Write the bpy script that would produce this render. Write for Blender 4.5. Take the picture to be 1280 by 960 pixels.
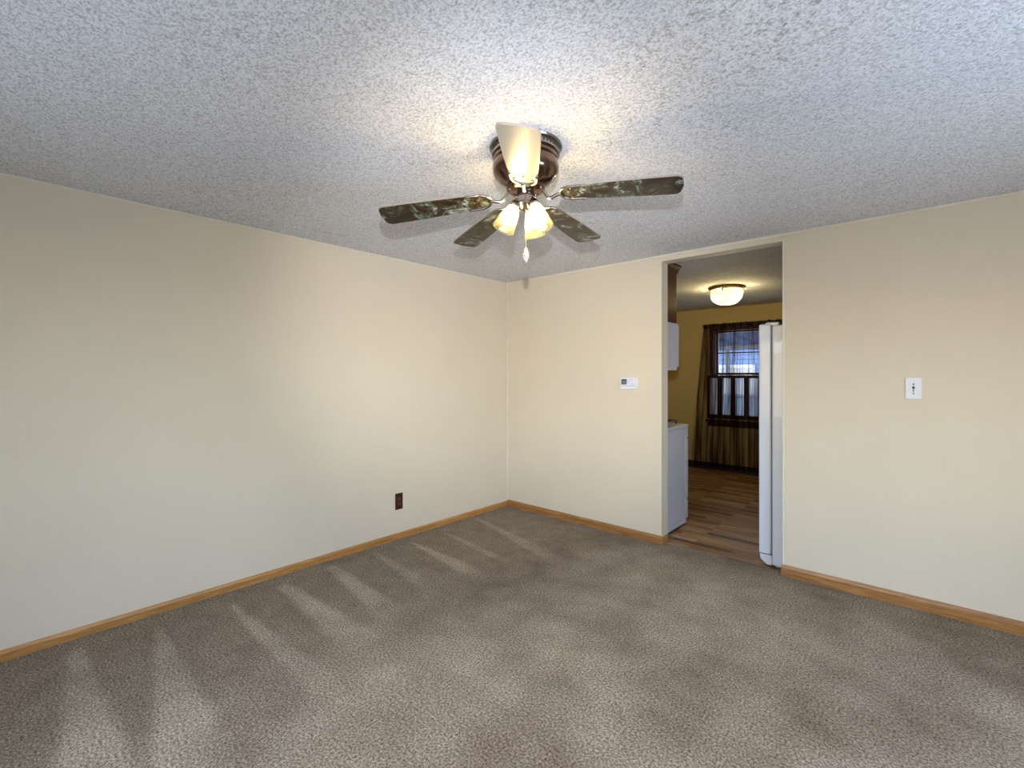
import bpy, bmesh, math, random
from mathutils import Vector, Matrix, noise
from math import sin, cos, pi, radians, atan2, sqrt

S = bpy.context.scene
COL = S.collection
for o in list(bpy.data.objects):
    bpy.data.objects.remove(o)
random.seed(7)

# ------------------------------------------------------------------ camera
CAM = Vector((3.2588, -3.5604, 1.346))
CF = Vector((-0.66692, 0.74513, 0.0))
CR = Vector((0.74513, 0.66692, 0.0))
cd = bpy.data.cameras.new('camera')
cam = bpy.data.objects.new('camera', cd)
COL.objects.link(cam)
cam.location = CAM
cam.rotation_euler = (pi / 2, 0, radians(41.83))
cd.sensor_width = 36.0
cd.lens = 584.4 / 1280 * 36
cd.shift_y = -11 / 1280
cd.clip_start = 0.02
S.camera = cam

# ------------------------------------------------------------------ view
vs = S.view_settings
vs.view_transform = 'Standard'
vs.look = 'None'
vs.exposure = 0.0
vs.gamma = 1.0
vs.use_curve_mapping = False

# ------------------------------------------------------------------ world
w = bpy.data.worlds.new('sky')
S.world = w
w.use_nodes = True
wn = w.node_tree.nodes
wl = w.node_tree.links
wn.clear()
wo = wn.new('ShaderNodeOutputWorld')
wb = wn.new('ShaderNodeBackground')
sk = wn.new('ShaderNodeTexSky')
sk.sky_type = 'NISHITA'
sk.sun_elevation = radians(38)
sk.sun_rotation = radians(200)
sk.sun_disc = False
wl.new(sk.outputs[0], wb.inputs[0])
wb.inputs[1].default_value = 0.65
wl.new(wb.outputs[0], wo.inputs[0])

ROOM_X, ROOM_Y, H = 4.75, -4.45, 2.30
KIT_X, KIT_Y = 4.2, 3.35
WALL_T = 0.115


def light(name, typ, loc, energy, color, target=None, **kw):
    l = bpy.data.lights.new(name, typ)
    l.energy = energy
    l.color = color
    for k, v in kw.items():
        setattr(l, k, v)
    o = bpy.data.objects.new(name, l)
    COL.objects.link(o)
    o.location = loc
    if target is not None:
        d = Vector(target) - Vector(loc)
        o.rotation_euler = d.to_track_quat('-Z', 'Y').to_euler()
    return o


# daylight through the two living room windows (behind and beside the camera)
DAY = (0.63, 0.78, 1.0)
# sky light falls in and down, light off the ground outside comes in and up
light('daylight_east', 'AREA', (ROOM_X + 1.25, -2.3, 2.35), 285, DAY,
      (ROOM_X, -2.3, 1.35), shape='RECTANGLE', size=2.6, size_y=1.5)
light('ground_light_east', 'AREA', (ROOM_X + 1.0, -2.3, 0.35), 165, DAY,
      (ROOM_X, -2.3, 1.25), shape='RECTANGLE', size=2.6, size_y=1.2)
light('daylight_south', 'AREA', (2.3, ROOM_Y - 1.25, 2.35), 130, DAY,
      (2.3, ROOM_Y, 1.35), shape='RECTANGLE', size=2.6, size_y=1.5)
light('ground_light_south', 'AREA', (2.3, ROOM_Y - 1.0, 0.35), 52, DAY,
      (2.3, ROOM_Y, 1.25), shape='RECTANGLE', size=2.6, size_y=1.2)
# daylight in the kitchen window
light('daylight_kitchen', 'AREA', (1.43, KIT_Y + 0.35, 1.6), 9, (0.72, 0.84, 1.0),
      (1.43, 0, 0.8), shape='RECTANGLE', size=0.9, size_y=0.7)
# the photographer's flash, 19 cm above the lens
light('camera_flash', 'SPOT', (CAM.x, CAM.y, CAM.z + 0.19), 330, (0.97, 0.97, 1.0),
      (CAM.x + CF.x * 4.4, CAM.y + CF.y * 4.4, 1.82), shadow_soft_size=0.008,
      spot_size=radians(64), spot_blend=1.0)


# ------------------------------------------------------------------ materials
def newmat(name):
    m = bpy.data.materials.new(name)
    m.use_nodes = True
    nt = m.node_tree
    b = nt.nodes['Principled BSDF']
    return m, nt, b


def nd(nt, typ, **kw):
    n = nt.nodes.new(typ)
    for k, v in kw.items():
        if k.startswith('i_'):
            n.inputs[k[2:].replace('_', ' ')].default_value = v
        else:
            setattr(n, k, v)
    return n


def ramp(nt, fac, stops, interp='LINEAR'):
    r = nt.nodes.new('ShaderNodeValToRGB')
    r.color_ramp.interpolation = interp
    e = r.color_ramp.elements
    while len(e) < len(stops):
        e.new(0.5)
    for i, (p, c) in enumerate(stops):
        e[i].position = p
        e[i].color = (*c, 1) if len(c) == 3 else c
    nt.links.new(fac, r.inputs[0])
    return r.outputs[0]


def mix(nt, fac, a, b, mode='MIX'):
    m = nt.nodes.new('ShaderNodeMix')
    m.data_type = 'RGBA'
    m.blend_type = mode
    for sock, v in ((m.inputs[0], fac), (m.inputs[6], a), (m.inputs[7], b)):
        if isinstance(v, (int, float)):
            sock.default_value = v
        elif isinstance(v, tuple):
            sock.default_value = (*v, 1)
        else:
            nt.links.new(v, sock)
    return m.outputs[2]


def math_n(nt, op, a, b=0.0):
    m = nt.nodes.new('ShaderNodeMath')
    m.operation = op
    for i, v in enumerate((a, b)):
        if isinstance(v, (int, float)):
            m.inputs[i].default_value = v
        else:
            nt.links.new(v, m.inputs[i])
    return m.outputs[0]


def coords(nt, kind='Object', scale=(1, 1, 1), rot=(0, 0, 0)):
    t = nt.nodes.new('ShaderNodeTexCoord')
    mp = nt.nodes.new('ShaderNodeMapping')
    mp.inputs['Scale'].default_value = scale
    mp.inputs['Rotation'].default_value = rot
    nt.links.new(t.outputs[kind], mp.inputs[0])
    return mp.outputs[0]


def noise_n(nt, vec, scale, detail=4, rough=0.5, dist=0.0):
    n = nt.nodes.new('ShaderNodeTexNoise')
    n.inputs['Scale'].default_value = scale
    n.inputs['Detail'].default_value = detail
    n.inputs['Roughness'].default_value = rough
    n.inputs['Distortion'].default_value = dist
    nt.links.new(vec, n.inputs['Vector'])
    return n.outputs[0]


def bump(nt, b, height, strength, dist, prev=None):
    n = nt.nodes.new('ShaderNodeBump')
    n.inputs['Strength'].default_value = strength
    n.inputs['Distance'].default_value = dist
    nt.links.new(height, n.inputs['Height'])
    if prev:
        nt.links.new(prev, n.inputs['Normal'])
    nt.links.new(n.outputs[0], b.inputs['Normal'])
    return n.outputs[0]


def plain(name, col, rough=0.5, metal=0.0, var=0.04, coat=0.0, spec=0.5, scale=8):
    """plain paint/metal with a slight procedural mottling"""
    m, nt, b = newmat(name)
    v = coords(nt)
    n = noise_n(nt, v, scale, 4)
    c0 = tuple(max(0, x * (1 - var)) for x in col)
    c1 = tuple(min(1, x * (1 + var)) for x in col)
    nt.links.new(ramp(nt, n, [(0.35, c0), (0.65, c1)]), b.inputs['Base Color'])
    b.inputs['Roughness'].default_value = rough
    b.inputs['Metallic'].default_value = metal
    b.inputs['Coat Weight'].default_value = coat
    b.inputs['Specular IOR Level'].default_value = spec
    return m


def wall_paint(name, col, var=0.03):
    m, nt, b = newmat(name)
    v = coords(nt)
    big = noise_n(nt, v, 1.3, 3)
    c0 = tuple(x * (1 - var) for x in col)
    c1 = tuple(min(1, x * (1 + var)) for x in col)
    base = ramp(nt, big, [(0.3, c0), (0.7, c1)])
    streak = noise_n(nt, coords(nt, scale=(6, 6, 0.7)), 9, 4)
    base = mix(nt, 0.10, base, ramp(nt, streak, [(0.3, tuple(x * 0.86 for x in col)), (0.7, col)]))
    # few tiny scuffs
    sc = noise_n(nt, v, 26, 2)
    base = mix(nt, ramp(nt, sc, [(0.80, (0, 0, 0)), (0.86, (1, 1, 1))]), base, tuple(x * 0.66 for x in col))
    nt.links.new(base, b.inputs['Base Color'])
    b.inputs['Roughness'].default_value = 0.62
    b.inputs['Specular IOR Level'].default_value = 0.3
    f = noise_n(nt, coords(nt, scale=(1, 1, 0.6)), 95, 3, 0.6)
    f2 = noise_n(nt, v, 34, 2)
    bump(nt, b, math_n(nt, 'ADD', f, f2), 0.22, 0.004)
    return m


def popcorn(name, col, stain=1.0):
    m, nt, b = newmat(name)
    v = coords(nt)
    n1 = noise_n(nt, v, 112, 4, 0.8, 0.2)
    n2 = noise_n(nt, coords(nt, scale=(1, 1.3, 1)), 122, 2, 0.5, 0.3)
    h = math_n(nt, 'ADD', n1, math_n(nt, 'MULTIPLY', n2, 0.8))
    spec = ramp(nt, h, [(0.72, tuple(x * 0.66 for x in col)), (0.87, col), (1.03, tuple(min(1, x * 1.2) for x in col))])
    base = spec
    # dirt speckles caught in the texture, in loose patches
    patch = noise_n(nt, v, 1.25, 3, 0.6)
    big = ramp(nt, patch, [(0.47, (0, 0, 0)), (0.68, (1, 1, 1))])
    sp = ramp(nt, noise_n(nt, v, 48, 3, 0.7), [(0.54, (0, 0, 0)), (0.68, (1, 1, 1))])
    fac = math_n(nt, 'MULTIPLY', math_n(nt, 'MULTIPLY', big, sp), 0.62 * stain)
    base = mix(nt, fac, base, (0.20, 0.165, 0.12))
    nt.links.new(base, b.inputs['Base Color'])
    b.inputs['Roughness'].default_value = 0.9
    b.inputs['Specular IOR Level'].default_value = 0.15
    bump(nt, b, h, 0.75, 0.007)
    return m


def oak(name, c_dark, c_light, axis='X', rough=0.4, grain=1.0):
    m, nt, b = newmat(name)
    sc = {'X': (1.2, 22, 22), 'Y': (22, 1.2, 22), 'Z': (22, 22, 1.2)}[axis]
    v = coords(nt, scale=sc)
    n = noise_n(nt, v, 2.4 * grain, 6, 0.6, 1.0)
    fine = noise_n(nt, coords(nt, scale=tuple(s * 3 for s in sc)), 3, 3)
    c = ramp(nt, n, [(0.3, c_dark), (0.5, tuple((a + d) / 2 for a, d in zip(c_dark, c_light))), (0.7, c_light)])
    c = mix(nt, ramp(nt, fine, [(0.35, (0.5, 0.5, 0.5)), (0.6, (0, 0, 0))]), c, tuple(x * 0.7 for x in c_dark))
    nt.links.new(c, b.inputs['Base Color'])
    b.inputs['Roughness'].default_value = rough
    bump(nt, b, n, 0.1, 0.002)
    return m


M = {}
M['wall'] = wall_paint('cream wall paint', (0.70, 0.62, 0.485))
M['kitchen_wall'] = wall_paint('ochre wall paint', (0.56, 0.42, 0.17))
M['ceiling'] = popcorn('popcorn ceiling', (0.71, 0.715, 0.745))
M['kitchen_ceiling'] = popcorn('kitchen popcorn ceiling', (0.68, 0.66, 0.64), 0.4)
M['trim'] = plain('cream painted trim', (0.72, 0.66, 0.55), 0.5)
M['oak'] = oak('honey oak baseboard', (0.24, 0.10, 0.026), (0.50, 0.25, 0.085), 'X')
M['oak_y'] = oak('honey oak baseboard lengthwise', (0.33, 0.15, 0.035), (0.58, 0.30, 0.095), 'Y')
M['cherry'] = oak('dark cherry cabinet wood', (0.050, 0.010, 0.004), (0.115, 0.028, 0.010), 'Z', 0.35)
M['dark_wood'] = oak('espresso window wood', (0.006, 0.004, 0.004), (0.018, 0.011, 0.008), 'Z', 0.4)
M['dark_wood_x'] = oak('espresso sill wood', (0.015, 0.006, 0.004), (0.035, 0.014, 0.008), 'X', 0.4)
M['white_appliance'] = plain('white appliance enamel', (0.66, 0.69, 0.77), 0.28, 0, 0.015, 0.3)
M['stove_white'] = plain('white range enamel', (0.62, 0.62, 0.66), 0.3, 0, 0.02, 0.3)
M['gasket'] = plain('grey rubber gasket', (0.16, 0.17, 0.19), 0.7)
M['black_iron'] = plain('black cast iron', (0.012, 0.012, 0.013), 0.5)
M['black'] = plain('black plastic', (0.02, 0.02, 0.022), 0.4)
M['white_plastic'] = plain('white plastic', (0.74, 0.76, 0.80), 0.35, 0, 0.01)
M['lcd'] = plain('grey liquid crystal display', (0.22, 0.27, 0.27), 0.25, 0, 0.1, 0.0, 0.5, 60)
M['grey_mark'] = plain('grey printed mark', (0.30, 0.32, 0.36), 0.5)
M['dark_mark'] = plain('dark slot', (0.05, 0.055, 0.07), 0.5)
M['brown_plate'] = plain('brown bakelite', (0.050, 0.016, 0.010), 0.25, 0, 0.1)
M['brown_socket'] = plain('dark brown socket', (0.085, 0.028, 0.020), 0.3)
M['chrome'] = plain('antique chrome', (0.40, 0.36, 0.33), 0.16, 1.0, 0.05)
M['bronze'] = plain('polished antique bronze', (0.20, 0.115, 0.075), 0.16, 1.0, 0.35, 0.4, 0.5, 14)
M['brass'] = plain('polished brass', (0.58, 0.42, 0.16), 0.22, 1.0, 0.05)
M['pale_blade'] = plain('pale blade face', (0.26, 0.245, 0.225), 0.36, 0, 0.03, 0.5)  # paler underside colour for the blade nearest the camera
M['blade_edge'] = plain('brown blade edge', (0.24, 0.20, 0.17), 0.4)


def marble():
    m, nt, b = newmat('dark faux marble blade face')
    v = coords(nt, 'Generated', (5.0, 1.2, 1))
    t = nt.nodes.new('ShaderNodeObjectInfo')
    add = nt.nodes.new('ShaderNodeVectorMath')
    add.operation = 'ADD'
    sc = nt.nodes.new('ShaderNodeVectorMath')
    sc.operation = 'SCALE'
    nt.links.new(t.outputs['Location'], sc.inputs[0])
    sc.inputs['Scale'].default_value = 7.0
    vv = nt.nodes.new('ShaderNodeCombineXYZ')
    nt.links.new(t.outputs['Random'], vv.inputs[0])
    nt.links.new(t.outputs['Random'], vv.inputs[1])
    sc2 = nt.nodes.new('ShaderNodeVectorMath')
    sc2.operation = 'SCALE'
    sc2.inputs['Scale'].default_value = 37.0
    nt.links.new(vv.outputs[0], sc2.inputs[0])
    nt.links.new(v, add.inputs[0])
    nt.links.new(sc2.outputs[0], add.inputs[1])
    v = add.outputs[0]
    a = noise_n(nt, v, 1.0, 9, 0.68, 1.3)
    c = ramp(nt, a, [(0.38, (0.006, 0.003, 0.002)), (0.46, (0.030, 0.018, 0.008)), (0.53, (0.040, 0.040, 0.022)),
                     (0.57, (0.085, 0.10, 0.085)), (0.63, (0.24, 0.28, 0.28))])
    br = noise_n(nt, v, 2.0, 8, 0.75, 0.9)
    c = mix(nt, ramp(nt, br, [(0.50, (0, 0, 0)), (0.58, (0.9, 0.9, 0.9))]), c, (0.022, 0.010, 0.004))
    nt.links.new(c, b.inputs['Base Color'])
    b.inputs['Roughness'].default_value = 0.22
    b.inputs['Specular IOR Level'].default_value = 0.35
    return m


M['marble'] = marble()


def carpet():
    m, nt, b = newmat('taupe cut pile carpet')
    v = coords(nt)
    at = nt.nodes.new('ShaderNodeAttribute')
    at.attribute_name = 'pile_lay'        # 0 = pile brushed away, 1 = pile brushed towards
    lay = at.outputs['Fac']
    dark = (0.170, 0.125, 0.083)
    lite = (0.40, 0.335, 0.255)
    fine = noise_n(nt, v, 105, 4, 0.86)
    mid = noise_n(nt, v, 6.5, 5, 0.65)
    l2 = math_n(nt, 'ADD', lay, math_n(nt, 'MULTIPLY', math_n(nt, 'SUBTRACT', mid, 0.5), 0.85))
    base = ramp(nt, l2, [(0.0, dark), (1.0, lite)])
    sp = ramp(nt, fine, [(0.36, (0.16, 0.14, 0.12)), (0.5, (0.9, 0.88, 0.86)), (0.64, (2.0, 1.98, 1.95))])
    base = mix(nt, 1.0, base, sp, 'MULTIPLY')
    nt.links.new(base, b.inputs['Base Color'])
    b.inputs['Roughness'].default_value = 1.0
    b.inputs['Specular IOR Level'].default_value = 0.0
    b.inputs['Sheen Weight'].default_value = 0.08
    b.inputs['Sheen Roughness'].default_value = 0.5
    bump(nt, b, fine, 0.7, 0.010)
    return m


def planks():
    m, nt, b = newmat('multi strip wood vinyl')
    v = coords(nt)
    br = nt.nodes.new('ShaderNodeTexBrick')
    br.inputs['Scale'].default_value = 1.0
    br.inputs['Color1'].default_value = (0, 0, 0, 1)
    br.inputs['Color2'].default_value = (1, 1, 1, 1)
    br.inputs['Mortar'].default_value = (0.1, 0.1, 0.1, 1)
    br.inputs['Mortar Size'].default_value = 0.0012
    br.inputs['Brick Width'].default_value = 0.46
    br.inputs['Row Height'].default_value = 0.062
    br.offset = 0.37
    br.offset_frequency = 3
    nt.links.new(v, br.inputs['Vector'])
    tone = ramp(nt, br.outputs[0], [(0.0, (0.05, 0.018, 0.007)), (0.22, (0.20, 0.095, 0.032)), (0.55, (0.40, 0.22, 0.085)),
                                    (0.8, (0.50, 0.31, 0.16)), (1.0, (0.30, 0.19, 0.11))])
    g = noise_n(nt, coords(nt, scale=(1.6, 30, 1)), 2.5, 5, 0.6, 0.6)
    c = mix(nt, 0.75, tone, ramp(nt, g, [(0.35, (0.35, 0.33, 0.30)), (0.62, (1.1, 1.1, 1.1))]), 'MULTIPLY')
    nt.links.new(c, b.inputs['Base Color'])
    b.inputs['Roughness'].default_value = 0.42
    bump(nt, b, g, 0.1, 0.002)
    return m


M['carpet'] = carpet()
M['planks'] = planks()


def glass_clear(name='window glass'):
    m, nt, b = newmat(name)
    nt.nodes.remove(b)
    out = nt.nodes['Material Output']
    tr = nd(nt, 'ShaderNodeBsdfTransparent')
    tr.inputs[0].default_value = (0.93, 0.96, 0.97, 1)
    gl = nd(nt, 'ShaderNodeBsdfGlossy')
    gl.inputs['Roughness'].default_value = 0.03
    mx = nd(nt, 'ShaderNodeMixShader')
    mx.inputs[0].default_value = 0.05
    nt.links.new(tr.outputs[0], mx.inputs[1])
    nt.links.new(gl.outputs[0], mx.inputs[2])
    nt.links.new(mx.outputs[0], out.inputs[0])
    return m


def frosted(name, col, transp, flutes=0, gloss=0.04, tcol=None):
    """ribbed frosted lamp glass"""
    m, nt, b = newmat(name)
    nt.nodes.remove(b)
    out = nt.nodes['Material Output']
    tr = nd(nt, 'ShaderNodeBsdfTransparent')
    tr.inputs[0].default_value = (*(tcol or col), 1)
    tl = nd(nt, 'ShaderNodeBsdfTranslucent')
    tl.inputs[0].default_value = (*col, 1)
    df = nd(nt, 'ShaderNodeBsdfDiffuse')
    df.inputs[0].default_value = (*col, 1)
    gl = nd(nt, 'ShaderNodeBsdfGlossy')
    gl.inputs['Roughness'].default_value = 0.12
    m1 = nd(nt, 'ShaderNodeMixShader')
    m1.inputs[0].default_value = 0.35
    nt.links.new(tl.outputs[0], m1.inputs[1])
    nt.links.new(df.outputs[0], m1.inputs[2])
    m2 = nd(nt, 'ShaderNodeMixShader')
    m2.inputs[0].default_value = transp
    nt.links.new(m1.outputs[0], m2.inputs[1])
    nt.links.new(tr.outputs[0], m2.inputs[2])
    m3 = nd(nt, 'ShaderNodeMixShader')
    m3.inputs[0].default_value = gloss
    nt.links.new(m2.outputs[0], m3.inputs[1])
    nt.links.new(gl.outputs[0], m3.inputs[2])
    nt.links.new(m3.outputs[0], out.inputs[0])
    return m


def sheer(name, col, transp, fold_scale, contrast=0.12, edge=0.0, freq=9):
    """thin voile: lets more light through where the weave is stretched, less where folds turn edge-on"""
    m, nt, b = newmat(name)
    nt.nodes.remove(b)
    out = nt.nodes['Material Output']
    tr = nd(nt, 'ShaderNodeBsdfTransparent')
    df = nd(nt, 'ShaderNodeBsdfDiffuse')
    tl = nd(nt, 'ShaderNodeBsdfTranslucent')
    n = noise_n(nt, coords(nt, scale=fold_scale), freq, 3, 0.6, 0.3)
    c = ramp(nt, n, [(0.3, tuple(x * 0.5 for x in col)), (0.7, tuple(min(1, x * 1.4) for x in col))])
    nt.links.new(c, df.inputs[0])
    nt.links.new(c, tl.inputs[0])
    m1 = nd(nt, 'ShaderNodeMixShader')
    m1.inputs[0].default_value = 0.5
    nt.links.new(df.outputs[0], m1.inputs[1])
    nt.links.new(tl.outputs[0], m1.inputs[2])
    m2 = nd(nt, 'ShaderNodeMixShader')
    f = ramp(nt, n, [(0.38, (max(0, transp - contrast),) * 3), (0.60, (min(1, transp + contrast),) * 3)])
    if edge > 0:
        lw = nd(nt, 'ShaderNodeLayerWeight')
        lw.inputs[0].default_value = 0.5
        k = math_n(nt, 'SUBTRACT', 1.0, math_n(nt, 'MULTIPLY', math_n(nt, 'POWER', lw.outputs['Facing'], 1.5), edge))
        f = math_n(nt, 'MULTIPLY', f, k)
    nt.links.new(f, m2.inputs[0])
    nt.links.new(m1.outputs[0], m2.inputs[1])
    nt.links.new(tr.outputs[0], m2.inputs[2])
    nt.links.new(m2.outputs[0], out.inputs[0])
    return m


def emitter(name, col, strength):
    m, nt, b = newmat(name)
    nt.nodes.remove(b)
    e = nd(nt, 'ShaderNodeEmission')
    e.inputs[0].default_value = (*col, 1)
    e.inputs[1].default_value = strength
    nt.links.new(e.outputs[0], nt.nodes['Material Output'].inputs[0])
    return m


M['glass'] = glass_clear()
M['shade_glass'] = frosted('ribbed frosted shade glass', (0.13, 0.12, 0.08), 0.58, tcol=(1.0, 0.97, 0.84))
M['bowl_glass'] = frosted('ribbed clear bowl glass', (0.12, 0.12, 0.10), 0.55, 0, 0.12, tcol=(1.0, 0.98, 0.9))
M['crystal'] = frosted('faceted crystal', (0.95, 0.95, 0.95), 0.25, 0, 0.4)
M['bulb'] = emitter('warm lit bulb', (1.0, 0.77, 0.44), 520)
M['kitchen_bulb'] = emitter('warm lit kitchen bulb', (1.0, 0.84, 0.52), 560)
M['sheer'] = sheer('brown sheer voile', (0.060, 0.013, 0.005), 0.50, (1, 1, 0.06), 0.30, 1.0, 10)
M['sheer_gather'] = sheer('gathered brown sheer voile', (0.022, 0.009, 0.006), 0.10, (2, 1, 0.2))
M['white_sheer'] = sheer('white gathered voile', (0.86, 0.90, 0.94), 0.16, (3, 1, 0.06), 0.16, 0.5, 14)


# ------------------------------------------------------------------ mesh helpers
def finish(name, bm, mat, parent=None, smooth=False, autosmooth=None):
    bmesh.ops.recalc_face_normals(bm, faces=bm.faces[:])
    me = bpy.data.meshes.new(name)
    bm.to_mesh(me)
    bm.free()
    mats = mat if isinstance(mat, (list, tuple)) else [mat]
    for m in mats:
        me.materials.append(m)
    if smooth:
        for p in me.polygons:
            p.use_smooth = True
    o = bpy.data.objects.new(name, me)
    COL.objects.link(o)
    if parent is not None:
        o.parent = parent
    if smooth and autosmooth:
        md = o.modifiers.new('edges', 'EDGE_SPLIT')
        md.split_angle = radians(autosmooth)
    return o


def box(bm, x0, x1, y0, y1, z0, z1, bev=0.0, segs=2, mi=0):
    r = bmesh.ops.create_cube(bm, size=1.0)
    vs_ = r['verts']
    for v in vs_:
        v.co = Vector(((x0 + x1) / 2 + v.co.x * (x1 - x0), (y0 + y1) / 2 + v.co.y * (y1 - y0),
                       (z0 + z1) / 2 + v.co.z * (z1 - z0)))
    if bev > 0:
        ed = list({e for v in vs_ for e in v.link_edges})
        bmesh.ops.bevel(bm, geom=ed, offset=bev, segments=segs, affect='EDGES', profile=0.6)
    return bm


def lathe(bm, prof, n=48, M4=None, flute=0, fl_amp=0.0, mi=0):
    """prof: list of (r,z). Revolved about local z."""
    rings = []
    for r, z in prof:
        ring = []
        if r < 1e-6:
            v = bm.verts.new((0, 0, z))
            ring = [v] * n
        else:
            for i in range(n):
                a = 2 * pi * i / n
                rr = r * (1 + fl_amp * cos(flute * a)) if flute else r
                ring.append(bm.verts.new((rr * cos(a), rr * sin(a), z)))
        rings.append(ring)
    for k in range(len(rings) - 1):
        A, B = rings[k], rings[k + 1]
        for i in range(n):
            j = (i + 1) % n
            vs_ = []
            for v in (A[i], A[j], B[j], B[i]):
                if v not in vs_:
                    vs_.append(v)
            if len(vs_) >= 3:
                try:
                    f = bm.faces.new(vs_)
                    f.material_index = mi
                except ValueError:
                    pass
    if M4 is not None:
        seen = {v for r in rings for v in r}
        for v in seen:
            v.co = M4 @ v.co
    return bm


def tube(bm, pts, rad, n=10, closed=False, cap=True):
    pts = [Vector(p) for p in pts]
    L = len(pts)
    rads = rad if isinstance(rad, (list, tuple)) else [rad] * L
    rings = []
    up = None
    for i, p in enumerate(pts):
        if closed:
            t = (pts[(i + 1) % L] - pts[i - 1]).normalized()
        else:
            t = (pts[min(i + 1, L - 1)] - pts[max(i - 1, 0)]).normalized()
        if up is None:
            up = t.orthogonal().normalized()
        else:
            up = (up - t * up.dot(t)).normalized()
        b_ = t.cross(up)
        rings.append([bm.verts.new(p + (up * cos(2 * pi * k / n) + b_ * sin(2 * pi * k / n)) * rads[i]) for k in range(n)])
    rng = range(L) if closed else range(L - 1)
    for i in rng:
        A, B = rings[i], rings[(i + 1) % L]
        for k in range(n):
            bm.faces.new((A[k], A[(k + 1) % n], B[(k + 1) % n], B[k]))
    if cap and not closed:
        bm.faces.new(rings[0][::-1])
        bm.faces.new(rings[-1])
    return bm


def bez(pts, n=14):
    """Catmull-Rom through the points"""
    P = [Vector(p) for p in pts]
    P = [P[0] * 2 - P[1]] + P + [P[-1] * 2 - P[-2]]
    out = []
    for i in range(1, len(P) - 2):
        for k in range(n):
            t = k / n
            a, b_, c, d = P[i - 1], P[i], P[i + 1], P[i + 2]
            out.append(0.5 * ((2 * b_) + (c - a) * t + (2 * a - 5 * b_ + 4 * c - d) * t * t + (3 * b_ - a - 3 * c + d) * t ** 3))
    out.append(P[-2])
    return out


def empty(name, loc, label, cat, rz=0, group=None):
    o = bpy.data.objects.new(name, None)
    COL.objects.link(o)
    o.location = loc
    o.rotation_euler = (0, 0, rz)
    o['label'] = label
    o['category'] = cat
    if group:
        o['group'] = group
    return o


def struct(name, bm, mat, **kw):
    o = finish(name, bm, mat, **kw)
    o['kind'] = 'structure'
    return o


def grid_box(name, x0, x1, y0, y1, z0, z1, mat):
    bm = bmesh.new()
    box(bm, x0, x1, y0, y1, z0, z1)
    return struct(name, bm, mat)


# ------------------------------------------------------------------ room shell
# carpeted living room floor with the vacuum marks in the pile
bm = bmesh.new()
NX, NY = 190, 182
fx0, fx1, fy0, fy1 = 0.0, ROOM_X, ROOM_Y, 0.068
grid = [[bm.verts.new((fx0 + (fx1 - fx0) * i / NX, fy0 + (fy1 - fy0) * j / NY, 0)) for j in range(NY + 1)] for i in range(NX + 1)]
for i in range(NX):
    for j in range(NY):
        bm.faces.new((grid[i][j], grid[i + 1][j], grid[i + 1][j + 1], grid[i][j + 1]))
# wedge strokes: (apex x, apex y, length, end y shift, start half width, end half width, strength)
STROKES = [(0.14, -3.28, 1.30, -0.06, 0.025, 0.115, 0.60), (0.18, -2.96, 1.20, -0.13, 0.012, 0.115, 0.62),
           (0.20, -2.62, 0.95, 0.02, 0.012, 0.060, 0.55), (0.16, -2.31, 0.85, 0.00, 0.035, 0.085, 0.75),
           (0.12, -1.96, 0.80, -0.08, 0.030, 0.075, 0.70), (0.12, -1.62, 0.62, -0.06, 0.010, 0.050, 0.40),
           (0.14, -1.29, 0.66, -0.06, 0.012, 0.060, 0.70), (0.16, -0.96, 0.85, -0.12, 0.008, 0.040, 0.42),
           (0.05, -0.50, 1.10, -0.28, 0.012, 0.075, 0.50), (0.05, -3.62, 1.2, -0.02, 0.02, 0.1, 0.45)]


def lay_value(x, y):
    v = 0.30
    # broad brushed area in the middle of the room and lanes near the back wall
    n1 = noise.fractal(Vector((x * 1.15 + 3.1, y * 1.5 + 1.7, 0.3)), 1.0, 2.0, 3)
    n2 = noise.fractal(Vector((x * 3.1 + 9.1, y * 3.9 + 4.7, 2.3)), 1.0, 2.0, 3)
    inner = max(0.0, min(1.0, (x - 0.75) / 0.7))
    v += inner * (0.15 + 0.27 * n1) + 0.18 * n2 * (0.3 + inner)
    v -= 0.16 * math.exp(-((x - 1.15) / 0.22) ** 2) * (1 if y > -2.6 else 0.4)
    d = sqrt((x - 1.50) ** 2 + (y + 2.35) ** 2)
    v += 0.36 * math.exp(-(d / 0.55) ** 2)
    d = sqrt((x - 2.2) ** 2 * 1.3 + (y + 2.62) ** 2)
    v -= 0.30 * math.exp(-(d / 0.28) ** 2)
    for (ax, ay, L, dy, w0, w1, s) in STROKES:
        u = (x - ax) / L
        if -0.03 < u < 1.35:
            uc = min(max(u, 0), 1)
            cyy = ay + dy * u
            hw = w0 + (w1 - w0) * uc
            e = abs(y - cyy) / hw
            f = 1.0 if e < 0.75 else max(0.0, 1 - (e - 0.75) / 0.5)
            if u < 0.03:
                f *= max(0, (u + 0.03) / 0.06)
            if u > 0.75:
                f *= max(0, 1 - (u - 0.75) / 0.55)
            v += s * f * (0.85 + 0.5 * n2)
    # soft lanes running out from the far wall
    ln = 0.5 + 0.5 * sin(x * 2 * pi / 0.42 + 0.6 * n1 + 0.5 * y)
    v += 0.14 * (ln - 0.4) * inner * math.exp(-((y + 1.2) / 1.3) ** 2)
    v -= 0.10 * math.exp(-((y - 0.07) / 0.22) ** 2)
    return max(0.0, min(1.15, v))


floor_o = struct('floor', bm, M['carpet'])
att = floor_o.data.attributes.new('pile_lay', 'FLOAT', 'POINT')
for i, v in enumerate(floor_o.data.vertices):
    att.data[i].value = lay_value(v.co.x, v.co.y)

grid_box('floor_kitchen', 0.0, KIT_X, 0.068, KIT_Y, -0.05, -0.004, M['planks'])
grid_box('floor_slab', 0.0, ROOM_X, ROOM_Y, 0.068, -0.12, -0.03, M['trim'])

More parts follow.
